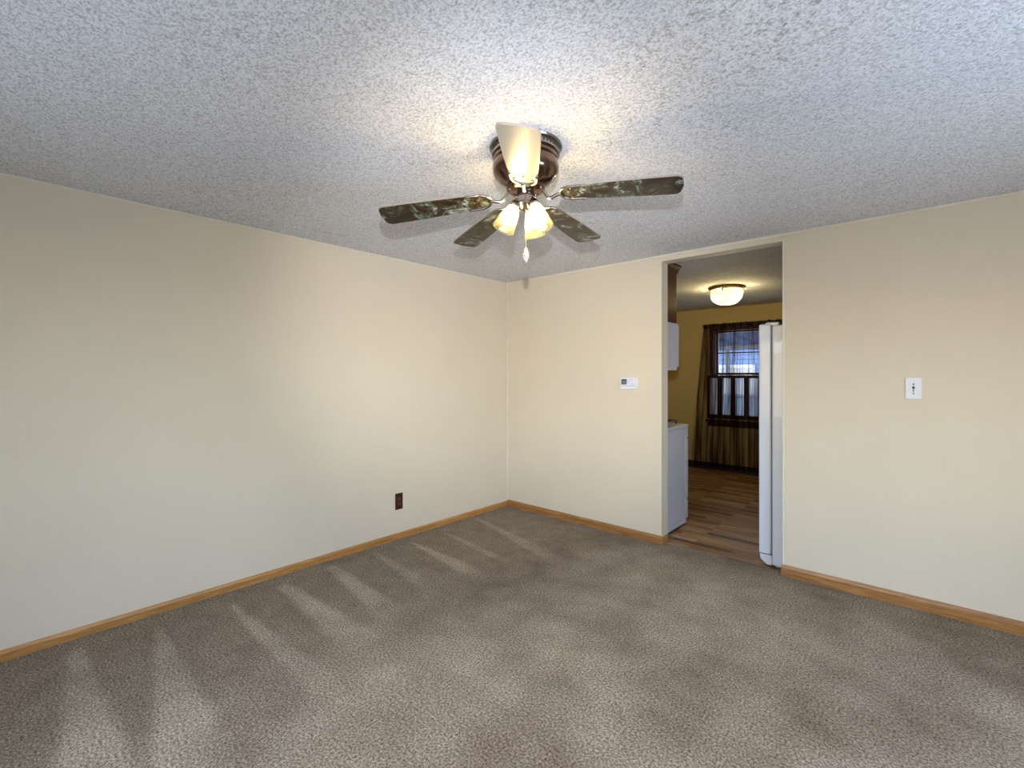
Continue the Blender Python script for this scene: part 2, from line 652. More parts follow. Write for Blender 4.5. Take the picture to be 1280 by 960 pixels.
grid_box('ceiling', 0.0, ROOM_X, ROOM_Y, 0.0, H, H + 0.1, M['ceiling'])
grid_box('ceiling_kitchen', 0.0, ROOM_X, 0.0, KIT_Y, H, H + 0.1, M['kitchen_ceiling'])

grid_box('wall_left', -0.12, 0.0, ROOM_Y - 0.12, 0.0, -0.1, H + 0.1, M['wall'])
grid_box('wall_kitchen_left', -0.12, 0.0, 0.0, KIT_Y + 0.12, -0.1, H + 0.1, M['kitchen_wall'])
OX0, OX1, OZ = 1.667, 2.516, 2.249
# partition with the opening; kitchen side painted ochre via second material
bm = bmesh.new()
box(bm, 0.0, OX0, 0.0, WALL_T, -0.02, H)
box(bm, OX1, ROOM_X, 0.0, 0.07, -0.02, H)
box(bm, OX0, OX1, 0.0, WALL_T, OZ, H)
pw = struct('wall_back', bm, [M['wall'], M['kitchen_wall']])
for p in pw.data.polygons:
    if p.center.y > WALL_T - 0.001 and p.normal.y > 0.9 and p.center.z < 2.2:
        p.material_index = 1
# right wall with window opening
WY0, WY1, WZ0, WZ1 = -3.3, -1.3, 0.65, 1.92
bm = bmesh.new()
box(bm, ROOM_X, ROOM_X + 0.12, ROOM_Y, WY0, -0.1, H + .1)
box(bm, ROOM_X, ROOM_X + 0.12, WY1, 0.07, -0.1, H + .1)
box(bm, ROOM_X, ROOM_X + 0.12, WY0, WY1, -0.1, WZ0)
box(bm, ROOM_X, ROOM_X + 0.12, WY0, WY1, WZ1, H + .1)
struct('wall_right', bm, M['wall'])
# wall behind the camera with window opening
VX0, VX1 = 1.2, 3.4
bm = bmesh.new()
box(bm, 0.0, VX0, ROOM_Y - 0.12, ROOM_Y, -0.1, H + .1)
box(bm, VX1, ROOM_X + 0.12, ROOM_Y - 0.12, ROOM_Y, -0.1, H + .1)
box(bm, VX0, VX1, ROOM_Y - 0.12, ROOM_Y, -0.1, WZ0)
box(bm, VX0, VX1, ROOM_Y - 0.12, ROOM_Y, WZ1, H + .1)
struct('wall_front', bm, M['wall'])
# kitchen far wall with window opening, kitchen right wall
KWX0, KWX1, KWZ0, KWZ1 = 0.955, 1.905, 0.76, 1.985
bm = bmesh.new()
box(bm, 0.0, KWX0, KIT_Y, KIT_Y + 0.12, -0.1, H + .1)
box(bm, KWX1, KIT_X + 0.6, KIT_Y, KIT_Y + 0.12, -0.1, H + .1)
box(bm, KWX0, KWX1, KIT_Y, KIT_Y + 0.12, -0.1, KWZ0)
box(bm, KWX0, KWX1, KIT_Y, KIT_Y + 0.12, KWZ1, H + .1)
struct('wall_kitchen_back', bm, M['kitchen_wall'])
grid_box('wall_kitchen_right', KIT_X, KIT_X + 0.1, 0.07, KIT_Y, -0.1, H, M['kitchen_wall'])


def baseboard(name, p0, p1, inward, h, mat, t=0.012):
    """profile with a small eased top, extruded from p0 to p1"""
    p0, p1, inward = Vector(p0), Vector(p1), Vector(inward)
    prof = [(0, -0.01), (t, -0.01), (t, h * 0.72), (t * 0.75, h * 0.86), (t * 0.35, h), (0, h)]
    bm = bmesh.new()
    n = 12
    rings = []
    for i in range(n + 1):
        c = p0.lerp(p1, i / n)
        rings.append([bm.verts.new(c + inward * a + Vector((0, 0, z))) for a, z in prof])
    m_ = len(prof)
    for i in range(n):
        for k in range(m_):
            bm.faces.new((rings[i][k], rings[i][(k + 1) % m_], rings[i + 1][(k + 1) % m_], rings[i + 1][k]))
    bm.faces.new(rings[0][::-1])
    bm.faces.new(rings[-1])
    o = struct(name, bm, mat)
    return o


baseboard('baseboard_left', (0, ROOM_Y, 0), (0, 0, 0), (1, 0, 0), 0.052, M['oak_y'])
baseboard('baseboard_back_left', (0.012, 0, 0), (OX0, 0, 0), (0, -1, 0), 0.068, M['oak'])
baseboard('baseboard_jamb', (OX0, -0.012, 0), (OX0, WALL_T - 0.02, 0), (1, 0, 0), 0.060, M['oak_y'])
baseboard('baseboard_back_right', (OX1 - 0.006, 0, 0), (ROOM_X, 0, 0), (0, -1, 0), 0.074, M['oak'])
bm = bmesh.new()
box(bm, 0.0, KIT_X, KIT_Y - 0.012, KIT_Y, -0.004, 0.095, 0.003)
struct('baseboard_kitchen', bm, M['black'])

# thin painted battens in the corner and along the ceiling
def batten(name, x0, x1, y0, y1, z0, z1):
    bm = bmesh.new()
    box(bm, x0, x1, y0, y1, z0, z1, 0.003, 2)
    struct(name, bm, M['trim'])


batten('trim_1', 0.0, 0.024, -0.008, 0.0, 0.05, H)
batten('trim_2', 0.0, ROOM_X, -0.007, 0.0, H - 0.016, H)
batten('trim_3', 0.0, 0.007, ROOM_Y, -0.008, H - 0.014, H)
# corner bead at the two opening edges and metal strip between carpet and vinyl
batten('trim_4', OX1, OX1 + 0.018, -0.003, 0.0, 0.07, OZ)
bm = bmesh.new()
box(bm, OX0 + 0.012, OX1 - 0.07, 0.060, 0.078, -0.002, 0.003, 0.0015, 2)
struct('trim_5', bm, M['planks'])


# windows of the living room (behind / beside the camera)
def simple_window(name, x0, x1, y0, y1, z0, z1, along):
    root = bpy.data.objects.new(name, None)
    COL.objects.link(root)
    root['kind'] = 'structure'
    bm = bmesh.new()
    fr = 0.05
    if along == 'Y':
        box(bm, x0, x1, y0, y0 + fr, z0, z1); box(bm, x0, x1, y1 - fr, y1, z0, z1)
        box(bm, x0, x1, y0 + fr, y1 - fr, z0, z0 + fr); box(bm, x0, x1, y0 + fr, y1 - fr, z1 - fr, z1)
        ym = (y0 + y1) / 2
        box(bm, x0, x1, ym - 0.02, ym + 0.02, z0 + fr, z1 - fr)
    else:
        box(bm, x0, x0 + fr, y0, y1, z0, z1); box(bm, x1 - fr, x1, y0, y1, z0, z1)
        box(bm, x0 + fr, x1 - fr, y0, y1, z0, z0 + fr); box(bm, x0 + fr, x1 - fr, y0, y1, z1 - fr, z1)
        xm = (x0 + x1) / 2
        box(bm, xm - 0.02, xm + 0.02, y0, y1, z0 + fr, z1 - fr)
    f = finish('window_frame', bm, M['white_plastic'], root)
    return root


simple_window('window_2', ROOM_X + 0.01, ROOM_X + 0.05, WY0, WY1, WZ0, WZ1, 'Y')
simple_window('window_3', VX0, VX1, ROOM_Y - 0.05, ROOM_Y - 0.01, WZ0, WZ1, 'X')

# ------------------------------------------------------------------ kitchen window
win = bpy.data.objects.new('window_1', None)
COL.objects.link(win)
win['kind'] = 'structure'
WX0, WX1, Z0, Z1 = 0.90, 1.96, 0.70, 2.005
bm = bmesh.new()      # casing around the opening
box(bm, WX0, WX0 + 0.055, KIT_Y - 0.022, KIT_Y, Z0, Z1, 0.003)
box(bm, WX1 - 0.055, WX1, KIT_Y - 0.022, KIT_Y, Z0, Z1, 0.003)
box(bm, WX0, WX1, KIT_Y - 0.024, KIT_Y, Z1 - 0.035, Z1 + 0.01, 0.003)
finish('window_frame', bm, M['dark_wood'], win)
bm = bmesh.new()
box(bm, KWX0, KWX0 + 0.012, KIT_Y, KIT_Y + 0.12, KWZ0, KWZ1)
box(bm, KWX1 - 0.012, KWX1, KIT_Y, KIT_Y + 0.12, KWZ0, KWZ1)
box(bm, KWX0 + .012, KWX1 - .012, KIT_Y, KIT_Y + 0.12, KWZ1 - 0.012, KWZ1)
finish('window_jamb', bm, M['dark_wood'], win)
bm = bmesh.new()
box(bm, 0.845, 2.01, KIT_Y - 0.05, KIT_Y + 0.02, 0.685, 0.715, 0.006)
box(bm, 0.875, 1.985, KIT_Y - 0.02, KIT_Y, 0.62, 0.685, 0.004)
finish('window_sill', bm, M['dark_wood_x'], win)
for nm, za, zb, yy in (('upper_sash', 1.35, 1.975, 0.065), ('lower_sash', 0.765, 1.375, 0.035)):
    bm = bmesh.new()
    ya, yb = KIT_Y + yy, KIT_Y + yy + 0.028
    a, c = KWX0 + 0.012, KWX1 - 0.012
    box(bm, a, a + 0.022, ya, yb, za, zb); box(bm, c - 0.022, c, ya, yb, za, zb)
    box(bm, a + .022, c - .022, ya, yb, za, za + 0.03); box(bm, a + .022, c - .022, ya, yb, zb - 0.026, zb)
    zm = (za + zb) / 2
    box(bm, a + .022, c - .022, ya + .006, yb - .006, zm - 0.008, zm + 0.008)
    s_ = finish(nm, bm, M['dark_wood'], win)
    bm = bmesh.new()
    box(bm, a + .02, c - .02, ya + 0.012, ya + 0.016, za + 0.02, zb - 0.02)
    finish('pane', bm, M['glass'], s_)

# ------------------------------------------------------------------ what lies outside
bm = bmesh.new()
box(bm, -14, 14, KIT_Y + 0.12, 26, -0.5, -0.4)
o = struct('ground', bm, plain('dry gravel yard', (0.34, 0.31, 0.27), 0.95, 0, 0.2))

# corrugated patio cover sloping away from the house
def patio_mat():
    m, nt, b = newmat('blue grey corrugated patio roof')
    v = coords(nt)
    n = noise_n(nt, v, 3, 4)
    nt.links.new(ramp(nt, n, [(0.3, (0.20, 0.31, 0.56)), (0.7, (0.27, 0.39, 0.66))]), b.inputs['Base Color'])
    b.inputs['Roughness'].default_value = 0.5
    return m


pr = empty('patio_cover', (0.6, KIT_Y + 0.14, 0), 'pale blue ribbed patio cover outside the kitchen window', 'patio cover')
bm = bmesh.new()
NU = 96
for side in (0, 1):
    pass
x_l, x_r, y_n, y_f, z_n, z_f = -3.2, 2.6, 0.02, 4.6, 2.48, 2.02
rows = []
for (yy, zz) in ((y_n, z_n), (y_f, z_f)):
    for dz in (0, 0.004):
        rows.append([bm.verts.new((x_l + (x_r - x_l) * i / NU, yy,
                                   zz + dz + 0.05 * (1 if (i % 8) in (0, 1, 2) else 0))) for i in range(NU + 1)])
for i in range(NU):
    bm.faces.new((rows[0][i], rows[0][i + 1], rows[2][i + 1], rows[2][i]))
    bm.faces.new((rows[1][i], rows[1][i + 1], rows[3][i + 1], rows[3][i]))
    bm.faces.new((rows[0][i], rows[0][i + 1], rows[1][i + 1], rows[1][i]))
    bm.faces.new((rows[2][i], rows[2][i + 1], rows[3][i + 1], rows[3][i]))
finish('roof_panel', bm, patio_mat(), pr)
M['blue_trim'] = plain('pale blue painted beam', (0.36, 0.46, 0.68), 0.6)
for yy in (4.55,):
    bm = bmesh.new()
    zz = z_n + (z_f - z_n) * (yy - y_n) / (y_f - y_n)
    box(bm, x_l, x_r, yy - 0.03, yy + 0.03, zz - 0.085, zz + 0.06, 0.004)
    finish('beam', bm, M['blue_trim'], pr)
for xx in (-3.1, -0.9, 2.5):
    bm = bmesh.new()
    box(bm, xx - 0.04, xx + 0.04, 4.51, 4.59, -0.4, z_f - 0.08, 0.004)
    finish('post', bm, M['blue_trim'], pr)

# neighbouring house with blue siding and white window frames
nh = empty('neighbour_house', (-2.5, 12.2, -0.4), 'blue sided neighbouring house with white framed windows beyond the patio cover', 'house')
NHY = 0.0
bm = bmesh.new()
zz = 0.0
while zz < 3.3:       # lapped siding boards
    v = [bm.verts.new((x, y, z)) for x, y, z in ((-7, NHY - 0.03, zz), (9, NHY - 0.03, zz), (9, NHY - 0.005, zz + 0.15), (-7, NHY - 0.005, zz + 0.15),
                                                 (-7, NHY + 0.1, zz), (9, NHY + 0.1, zz), (9, NHY + 0.1, zz + 0.15), (-7, NHY + 0.1, zz + 0.15))]
    for f in ((0, 1, 2, 3), (4, 5, 6, 7), (0, 1, 5, 4), (3, 2, 6, 7), (0, 3, 7, 4), (1, 2, 6, 5)):
        bm.faces.new([v[k] for k in f])
    zz += 0.15
finish('wall', bm, plain('blue lap siding', (0.20, 0.31, 0.58), 0.7), nh)
bm = bmesh.new()
box(bm, -7.3, 9.3, -0.5, 0.2, 3.3, 3.45, 0.01)
finish('roof_edge', bm, M['blue_trim'], nh)
M['white_trim'] = plain('white painted trim', (0.86, 0.86, 0.86), 0.5)  # even white for the neighbour's window frames
for xx in (-4.4, -2.72, -1.0, 0.62):
    bm = bmesh.new()
    a, c, z0_, z1_ = xx, xx + 1.12, 1.15, 2.08
    box(bm, a, a + 0.09, NHY - 0.07, NHY, z0_, z1_); box(bm, c - 0.09, c, NHY - 0.07, NHY, z0_, z1_)
    box(bm, a + .09, c - .09, NHY - 0.07, NHY, z0_, z0_ + 0.09); box(bm, a + .09, c - .09, NHY - 0.07, NHY, z1_ - 0.12, z1_)
    box(bm, a + .09, c - .09, NHY - 0.06, NHY, z1_ - 0.38, z1_ - 0.28)
    wf = finish('window', bm, M['white_trim'], nh)
    bm = bmesh.new()
    box(bm, a + .09, c - .09, NHY - 0.045, NHY - 0.035, z0_ + .09, z1_ - .12)
    finish('pane', bm, plain('pale window blind', (0.62, 0.66, 0.76), 0.3), wf)

# ------------------------------------------------------------------ cafe shutters in the lower half
sh = empty('cafe_shutters', (KWX0 - 0.04, KIT_Y - 0.035, 0.76),
           'dark wooden cafe shutters with gathered white fabric, lower half of kitchen window', 'shutter')
SLOTS = [(0.902, 1.012), (1.077, 1.19), (1.247, 1.36), (1.42, 1.535), (1.595, 1.71), (1.77, 1.885)]
ox, oy, oz = sh.location
ya, yb = -0.010, 0.012
zb_, zt_, zs0, zs1 = 0.735 - oz, 1.345 - oz, 0.79 - oz, 1.305 - oz
edges_x = [0.868] + [(SLOTS[i][1] + SLOTS[i + 1][0]) / 2 for i in range(5)] + [1.925]
for i, (a, c) in enumerate(SLOTS):
    L_, R_ = edges_x[i] + 0.001 - ox, edges_x[i + 1] - 0.001 - ox
    a -= ox
    c -= ox
    bm = bmesh.new()
    box(bm, L_, a, ya, yb, zb_, zt_, 0.002); box(bm, c, R_, ya, yb, zb_, zt_, 0.002)
    box(bm, a, c, ya, yb, zb_, zs0, 0.002); box(bm, a, c, ya, yb, zs1, zt_, 0.002)
    box(bm, a, c, ya + 0.018, yb, (zs0 + zs1) / 2 - 0.004, (zs0 + zs1) / 2 + 0.004)
    pan = finish('shutter_panel', bm, M['dark_wood'], sh)
    bm = bmesh.new()
    rows = []
    for zz in [zs0 - 0.01 + (zs1 - zs0 + 0.02) * k / 14 for k in range(15)]:
        rows.append([bm.verts.new((a - 0.003 + (c - a + 0.006) * j / 40, 0.004 + 0.0035 * sin(j * 1.35 + i + 0.6 * sin(zz * 9 + j * .3)) , zz)) for j in range(41)])
    for k in range(14):
        for j in range(40):
            bm.faces.new((rows[k][j], rows[k][j + 1], rows[k + 1][j + 1], rows[k + 1][j]))
    fb = finish('fabric_insert', bm, M['white_sheer'], pan, smooth=True)
for kx in (1.375, 1.405):
    bm = bmesh.new()
    lathe(bm, [(0.0, 0.0), (0.008, 0.0), (0.005, 0.008), (0.010, 0.014), (0.009, 0.02), (0.0, 0.023)], 16,
          Matrix.Translation((kx - ox, ya, 1.05 - oz)) @ Matrix.Rotation(pi / 2, 4, 'X'))
    finish('knob', bm, M['bronze'], sh, smooth=True)

# ------------------------------------------------------------------ curtain
cu = empty('sheer_curtain', (1.43, KIT_Y - 0.115, 2.045), 'sheer brown floor length curtain gathered on a rod over the kitchen window', 'curtain')
bm = bmesh.new()
tube(bm, [(-0.60, 0, 0), (0.62, 0, 0)], 0.007, 10)
finish('curtain_rod', bm, M['dark_wood'], cu)
# ruffled header
def header(z0, z1, amp):
    bm = bmesh.new()
    N = 260
    rows = []
    for k in range(4):
        t = k / 3
        row = []
        for j in range(N + 1):
            x = -0.585 + 1.19 * j / N
            wob = 0.010 * noise.noise(Vector((x * 21, 0, 1)))
            row.append(bm.verts.new((x, amp * sin(j * 0.85 + 1.5 * noise.noise(Vector((x * 9, 1, 0)))) , z0 + (z1 - z0) * t + wob * t)))
        rows.append(row)
    for k in range(3):
        for j in range(N):
            bm.faces.new((rows[k][j], rows[k][j + 1], rows[k + 1][j + 1], rows[k + 1][j]))
    return bm
finish('curtain_header', header(-0.035, 0.022, 0.011), M['sheer_gather'], cu, smooth=True)
bm = bmesh.new()
N, K = 300, 44
rows = []
for k in range(K + 1):
    t = k / K
    z = -0.03 - (2.045 - 0.03 - 0.05) * t
    left = -0.585 - 0.175 * t ** 0.85
    right = 0.605 + 0.16 * t
    row = []
    for j in range(N + 1):
        u = j / N
        x = left + (right - left) * u
        amp = 0.008 + 0.017 * t
        ph = u * 118 + 2.5 * noise.noise(Vector((u * 5, t * 1.2, 3)))
        yy = amp * sin(ph) + 0.012 * t * noise.noise(Vector((u * 8, t * 2, 7)))
        xx = x + 0.010 * t * noise.noise(Vector((u * 12, t * 3, 5)))
        row.append(bm.verts.new((xx, min(yy, 0.03), z)))
    rows.append(row)
for k in range(K):
    for j in range(N):
        bm.faces.new((rows[k][j], rows[k][j + 1], rows[k + 1][j + 1], rows[k + 1][j]))
finish('curtain_panel', bm, M['sheer'], cu, smooth=True)

# ------------------------------------------------------------------ refrigerator (side-by-side, its side flush behind the wall)
fr = empty('refrigerator', (2.79, 0.10, -0.004), 'tall white refrigerator standing at the right edge of the kitchen doorway', 'refrigerator')
FZ = 0.004
bm = bmesh.new()
box(bm, 2.431 - 2.79, 3.13 - 2.79, 0.0, 0.72, 0.016, 1.695 + FZ, 0.010, 3)
finish('body', bm, M['white_appliance'], fr)
bm = bmesh.new()
box(bm, 2.423 - 2.79, 2.4305 - 2.79, 0.012, 0.708, 0.085, 1.69, 0.0)
finish('door_gasket', bm, M['gasket'], fr)
for (y0_, y1_) in ((0.0, 0.32), (0.325, 0.72)):
    bm = bmesh.new()
    box(bm, 2.345 - 2.79, 2.4225 - 2.79, y0_, y1_, 0.085, 1.712, 0.014, 4)
    d_ = finish('door', bm, M['white_appliance'], fr)
    yh = 0.29 if y0_ == 0 else 0.355
    bm = bmesh.new()
    xh = 2.345 - 2.79
    tube(bm, bez([(xh, yh, 0.55), (xh - 0.045, yh, 0.60), (xh - 0.05, yh, 1.0), (xh - 0.045, yh, 1.38), (xh, yh, 1.43)], 8), 0.011, 10)
    finish('handle', bm, M['white_appliance'], d_, smooth=True)
bm = bmesh.new()     # kick grille with chamfered lower edge
v = []
prof = [(2.350 - 2.79, 0.080), (2.428 - 2.79, 0.080), (2.428 - 2.79, 0.012), (2.395 - 2.79, 0.012), (2.355 - 2.79, 0.045)]
A = [bm.verts.new((x, 0.004, z)) for x, z in prof]
B = [bm.verts.new((x, 0.716, z)) for x, z in prof]
bm.faces.new(A); bm.faces.new(B[::-1])
for i in range(5):
    bm.faces.new((A[i], A[(i + 1) % 5], B[(i + 1) % 5], B[i]))
bmesh.ops.bevel(bm, geom=bm.edges[:], offset=0.004, segments=2, affect='EDGES')
finish('kick_grille', bm, M['white_appliance'], fr)
bm = bmesh.new()
box(bm, 2.385 - 2.79, 2.47 - 2.79, 0.012, 0.07, 1.70, 1.722, 0.006, 3)
finish('hinge_cover', bm, M['white_appliance'], fr)
bm = bmesh.new()
tube(bm, [(2.405 - 2.79, 0.03, 1.70), (2.405 - 2.79, 0.03, 1.728)], 0.009, 14)
finish('hinge_pin', bm, M['chrome'], fr)
for xx in (2.46, 3.08):
    for yy in (0.05, 0.66):
        bm = bmesh.new()
        lathe(bm, [(0, 0.0), (0.018, 0.0), (0.02, 0.006), (0.014, 0.012), (0.014, 0.018), (0, 0.018)], 16,
              Matrix.Translation((xx - 2.79, yy, 0)))
        finish('foot', bm, M['white_appliance'], fr)

# ------------------------------------------------------------------ stove
SX = 1.615
st = empty('gas_range', (1.235, 0.13, -0.004), 'white gas range with its plain side panel facing the doorway', 'stove')
def sx(x): return x - 1.235
def sy(y): return y - 0.13
bm = bmesh.new()
box(bm, sx(0.855), sx(1.607), sy(0.135), sy(0.655), 0.020, 0.885, 0.004)
finish('body', bm, M['stove_white'], st)
bm = bmesh.new()     # side panel with raised border
box(bm, sx(1.607), sx(1.611), sy(0.150), sy(0.640), 0.022, 0.872, 0.002)
box(bm, sx(1.611), sx(1.6145), sy(0.150), sy(0.172), 0.022, 0.872, 0.0015)
box(bm, sx(1.611), sx(1.6145), sy(0.618), sy(0.640), 0.022, 0.872, 0.0015)
box(bm, sx(1.611), sx(1.6145), sy(0.172), sy(0.618), 0.022, 0.07, 0.0015)
box(bm, sx(1.611), sx(1.6145), sy(0.172), sy(0.618), 0.815, 0.872, 0.0015)
finish('side_panel', bm, M['stove_white'], st)
bm = bmesh.new()
box(bm, sx(0.85), sx(1.617), sy(0.13), sy(0.685), 0.876, 0.906, 0.008, 3)
finish('cooktop', bm, M['stove_white'], st)
bm = bmesh.new()
box(bm, sx(0.858), sx(1.612), sy(0.657), sy(0.694), 0.235, 0.775, 0.008, 3)
od = finish('oven_door', bm, M['stove_white'], st)
bm = bmesh.new()
tube(bm, bez([(sx(0.93), sy(0.69), 0.735), (sx(0.945), sy(0.725), 0.735), (sx(1.23), sy(0.73), 0.735), (sx(1.525), sy(0.725), 0.735), (sx(1.54), sy(0.69), 0.735)], 8), 0.010, 10)
finish('handle', bm, M['stove_white'], od, smooth=True)
bm = bmesh.new()
box(bm, sx(1.0), sx(1.47), sy(0.693), sy(0.696), 0.38, 0.66, 0.0)
finish('oven_window', bm, M['black'], od)
bm = bmesh.new()
box(bm, sx(0.858), sx(1.612), sy(0.657), sy(0.692), 0.055, 0.228, 0.008, 3)
finish('drawer', bm, M['stove_white'], st)
bm = bmesh.new()
box(bm, sx(0.858), sx(1.612), sy(0.657), sy(0.690), 0.782, 0.872, 0.008, 3)
cp = finish('control_panel', bm, M['stove_white'], st)
for i in range(5):
    bm = bmesh.new()
    lathe(bm, [(0, 0), (0.022, 0), (0.019, 0.02), (0.0, 0.022)], 20,
          Matrix.Translation((sx(0.95 + i * 0.142), sy(0.6905), 0.828)) @ Matrix.Rotation(-pi / 2, 4, 'X'))
    finish('knob', bm, M['black'], cp, smooth=True, autosmooth=40)
bm = bmesh.new()
box(bm, sx(0.855), sx(1.61), sy(0.13), sy(0.185), 0.906, 1.03, 0.01, 3)
finish('backguard', bm, M['stove_white'], st)
for bx_ in (1.045, 1.42):
    for by_ in (0.31, 0.545):
        bm = bmesh.new()
        lathe(bm, [(0, 0.906), (0.035, 0.906), (0.035, 0.916), (0.028, 0.922), (0, 0.922)], 24, Matrix.Translation((sx(bx_), sy(by_), 0)))
        finish('burner', bm, M['black_iron'], st)
        bm = bmesh.new()
        r = 0.098
        cxx, cyy, zt = sx(bx_), sy(by_), 0.936
        tube(bm, [(cxx - r, cyy - r, zt), (cxx + r, cyy - r, zt), (cxx + r, cyy + r, zt), (cxx - r, cyy + r, zt)], 0.0055, 8, closed=True)
        for dx, dy in ((1, 0), (-1, 0), (0, 1), (0, -1)):
            tube(bm, [(cxx + dx * r, cyy + dy * r, zt), (cxx + dx * 0.025, cyy + dy * 0.025, zt + 0.004)], 0.005, 8)
        for dx in (-1, 1):
            for dy in (-1, 1):
                tube(bm, [(cxx + dx * r, cyy + dy * r, zt), (cxx + dx * r, cyy + dy * r, 0.906)], 0.006, 8)
        finish('grate', bm, M['black_iron'], st, smooth=True)
bm = bmesh.new()
box(bm, sx(0.87), sx(1.60), sy(0.15), sy(0.64), 0.0, 0.020)
finish('toe_kick', bm, M['black'], st)

# ------------------------------------------------------------------ microwave and cabinet above the stove
mw = empty('microwave_oven', (1.235, WALL_T, 1.388), 'white over-the-range microwave mounted under the dark wood cabinet', 'microwave')
bm = bmesh.new()
prof = [(0.0, 0.0), (0.315, 0.0), (0.318, 0.028), (0.345, 0.030), (0.345, 0.398), (0.338, 0.406), (0.0, 0.406)]
A = [bm.verts.new((0.378, y, z)) for y, z in prof]
B = [bm.verts.new((-0.378, y, z)) for y, z in prof]
bm.faces.new(A); bm.faces.new(B[::-1])
for i in range(len(prof)):
    j = (i + 1) % len(prof)
    bm.faces.new((A[i], A[j], B[j], B[i]))
bmesh.ops.bevel(bm, geom=bm.edges[:], offset=0.003, segments=2, affect='EDGES')
finish('body', bm, M['stove_white'], mw)
bm = bmesh.new()
box(bm, -0.376, 0.18, 0.3455, 0.372, 0.035, 0.395, 0.008, 3)
d_ = finish('door', bm, M['stove_white'], mw)
bm = bmesh.new()
box(bm, -0.30, 0.10, 0.3725, 0.3745, 0.09, 0.33)
finish('door_window', bm, M['black'], d_)
bm = bmesh.new()
tube(bm, bez([(0.15, 0.37, 0.07), (0.15, 0.395, 0.09), (0.15, 0.398, 0.2), (0.15, 0.395, 0.34), (0.15, 0.37, 0.36)], 6), 0.008, 10)
finish('handle', bm, M['stove_white'], d_, smooth=True)
bm = bmesh.new()
box(bm, 0.183, 0.376, 0.3455, 0.368, 0.035, 0.395, 0.008, 3)
finish('control_panel', bm, M['stove_white'], mw)

cb = empty('wall_cabinet', (1.235, WALL_T, 1.797), 'dark cherry wall cabinet with crown moulding above the microwave', 'cabinet')
bm = bmesh.new()
box(bm, -0.378, 0.378, 0.0, 0.30, 0.0, 0.497, 0.002)
finish('body', bm, M['cherry'], cb)
for (a, c) in ((-0.374, -0.003), (0.003, 0.374)):
    bm = bmesh.new()
    box(bm, a, a + 0.055, 0.301, 0.321, 0.004, 0.42, 0.003); box(bm, c - 0.055, c, 0.301, 0.321, 0.004, 0.42, 0.003)
    box(bm, a + .055, c - .055, 0.301, 0.321, 0.004, 0.06, 0.003); box(bm, a + .055, c - .055, 0.301, 0.321, 0.365, 0.42, 0.003)
    box(bm, a + .05, c - .05, 0.303, 0.312, 0.05, 0.375)
    d_ = finish('door', bm, M['cherry'], cb)
    bm = bmesh.new()
    kx = c - 0.028 if a < 0 else a + 0.028
    lathe(bm, [(0, 0), (0.006, 0), (0.005, 0.012), (0.013, 0.018), (0.012, 0.026), (0, 0.029)], 18,
          Matrix.Translation((kx, 0.321, 0.06)) @ Matrix.Rotation(-pi / 2, 4, 'X'))
    finish('knob', bm, M['brass'], d_, smooth=True)
# crown moulding: stepped cove around front and right side
bm = bmesh.new()
prof = [(0.0, 0.0), (0.005, 0.004), (0.006, 0.014), (0.012, 0.034), (0.020, 0.048), (0.027, 0.056), (0.027, 0.070), (0.0, 0.070)]
zc = 0.430
path = [((-0.378, 0.322), (0, 1)), ((0.379, 0.322), (1, 1)), ((0.379, 0.0), (1, 0))]
rings = []
for (px_, py_), (dx, dy) in path:
    rings.append([bm.verts.new((px_ + dx * a, py_ + dy * a, zc + z)) for a, z in prof])
n_ = len(prof)
for i in range(2):
    for k in range(n_):
        bm.faces.new((rings[i][k], rings[i][(k + 1) % n_], rings[i + 1][(k + 1) % n_], rings[i + 1][k]))
bm.faces.new(rings[0]); bm.faces.new(rings[-1][::-1])
finish('crown_moulding', bm, M['cherry'], cb)

# ------------------------------------------------------------------ kitchen ceiling light
kl = empty('ceiling_light', (1.61, 1.77, H), 'round brass rimmed ceiling light with ribbed glass bowl in the kitchen', 'ceiling light')
bm = bmesh.new()
lathe(bm, [(0.0, 0.0), (0.182, 0.0), (0.186, -0.006), (0.180, -0.016), (0.168, -0.022), (0.164, -0.032), (0.0, -0.032)], 72)
finish('rim', bm, M['brass'], kl, smooth=True, autosmooth=40)
bm = bmesh.new()
pr_o = [(0.160, -0.030), (0.163, -0.045), (0.163, -0.066), (0.160, -0.070), (0.161, -0.085), (0.155, -0.115), (0.138, -0.145), (0.108, -0.170), (0.065, -0.188), (0.0, -0.195)]
pr_i = [(max(0.0, r - 0.004), z + (0.004 if r < 0.1 else 0.0)) for r, z in pr_o][::-1]
lathe(bm, pr_o + pr_i, 96, flute=48, fl_amp=0.002)
finish('glass_bowl', bm, M['bowl_glass'], kl, smooth=True)
for a in (0.4, 0.4 + 2 * pi / 3, 0.4 + 4 * pi / 3):
    bm = bmesh.new()
    Mx = Matrix.Rotation(a - 1.9, 4, 'Z')
    box(bm, 0.162, 0.172, -0.010, 0.010, -0.062, -0.018, 0.003)
    r_ = bmesh.ops.create_uvsphere(bm, u_segments=12, v_segments=8, radius=0.010)
    for v in r_['verts']:
        v.co += Vector((0.176, 0, -0.055))
    for v in bm.verts:
        v.co = Mx @ v.co
    finish('clip', bm, M['white_plastic'], kl, smooth=True, autosmooth=40)
for s in (-1, 1):
    bm = bmesh.new()
    lathe(bm, [(0, 0), (0.014, 0.0), (0.015, 0.02), (0.028, 0.05), (0.030, 0.07), (0.022, 0.092), (0, 0.10)], 20,
          Matrix.Translation((s * 0.025, 0, -0.105)) @ Matrix.Rotation(s * pi / 2, 4, 'Y'))
    finish('bulb', bm, M['kitchen_bulb'], kl, smooth=True)

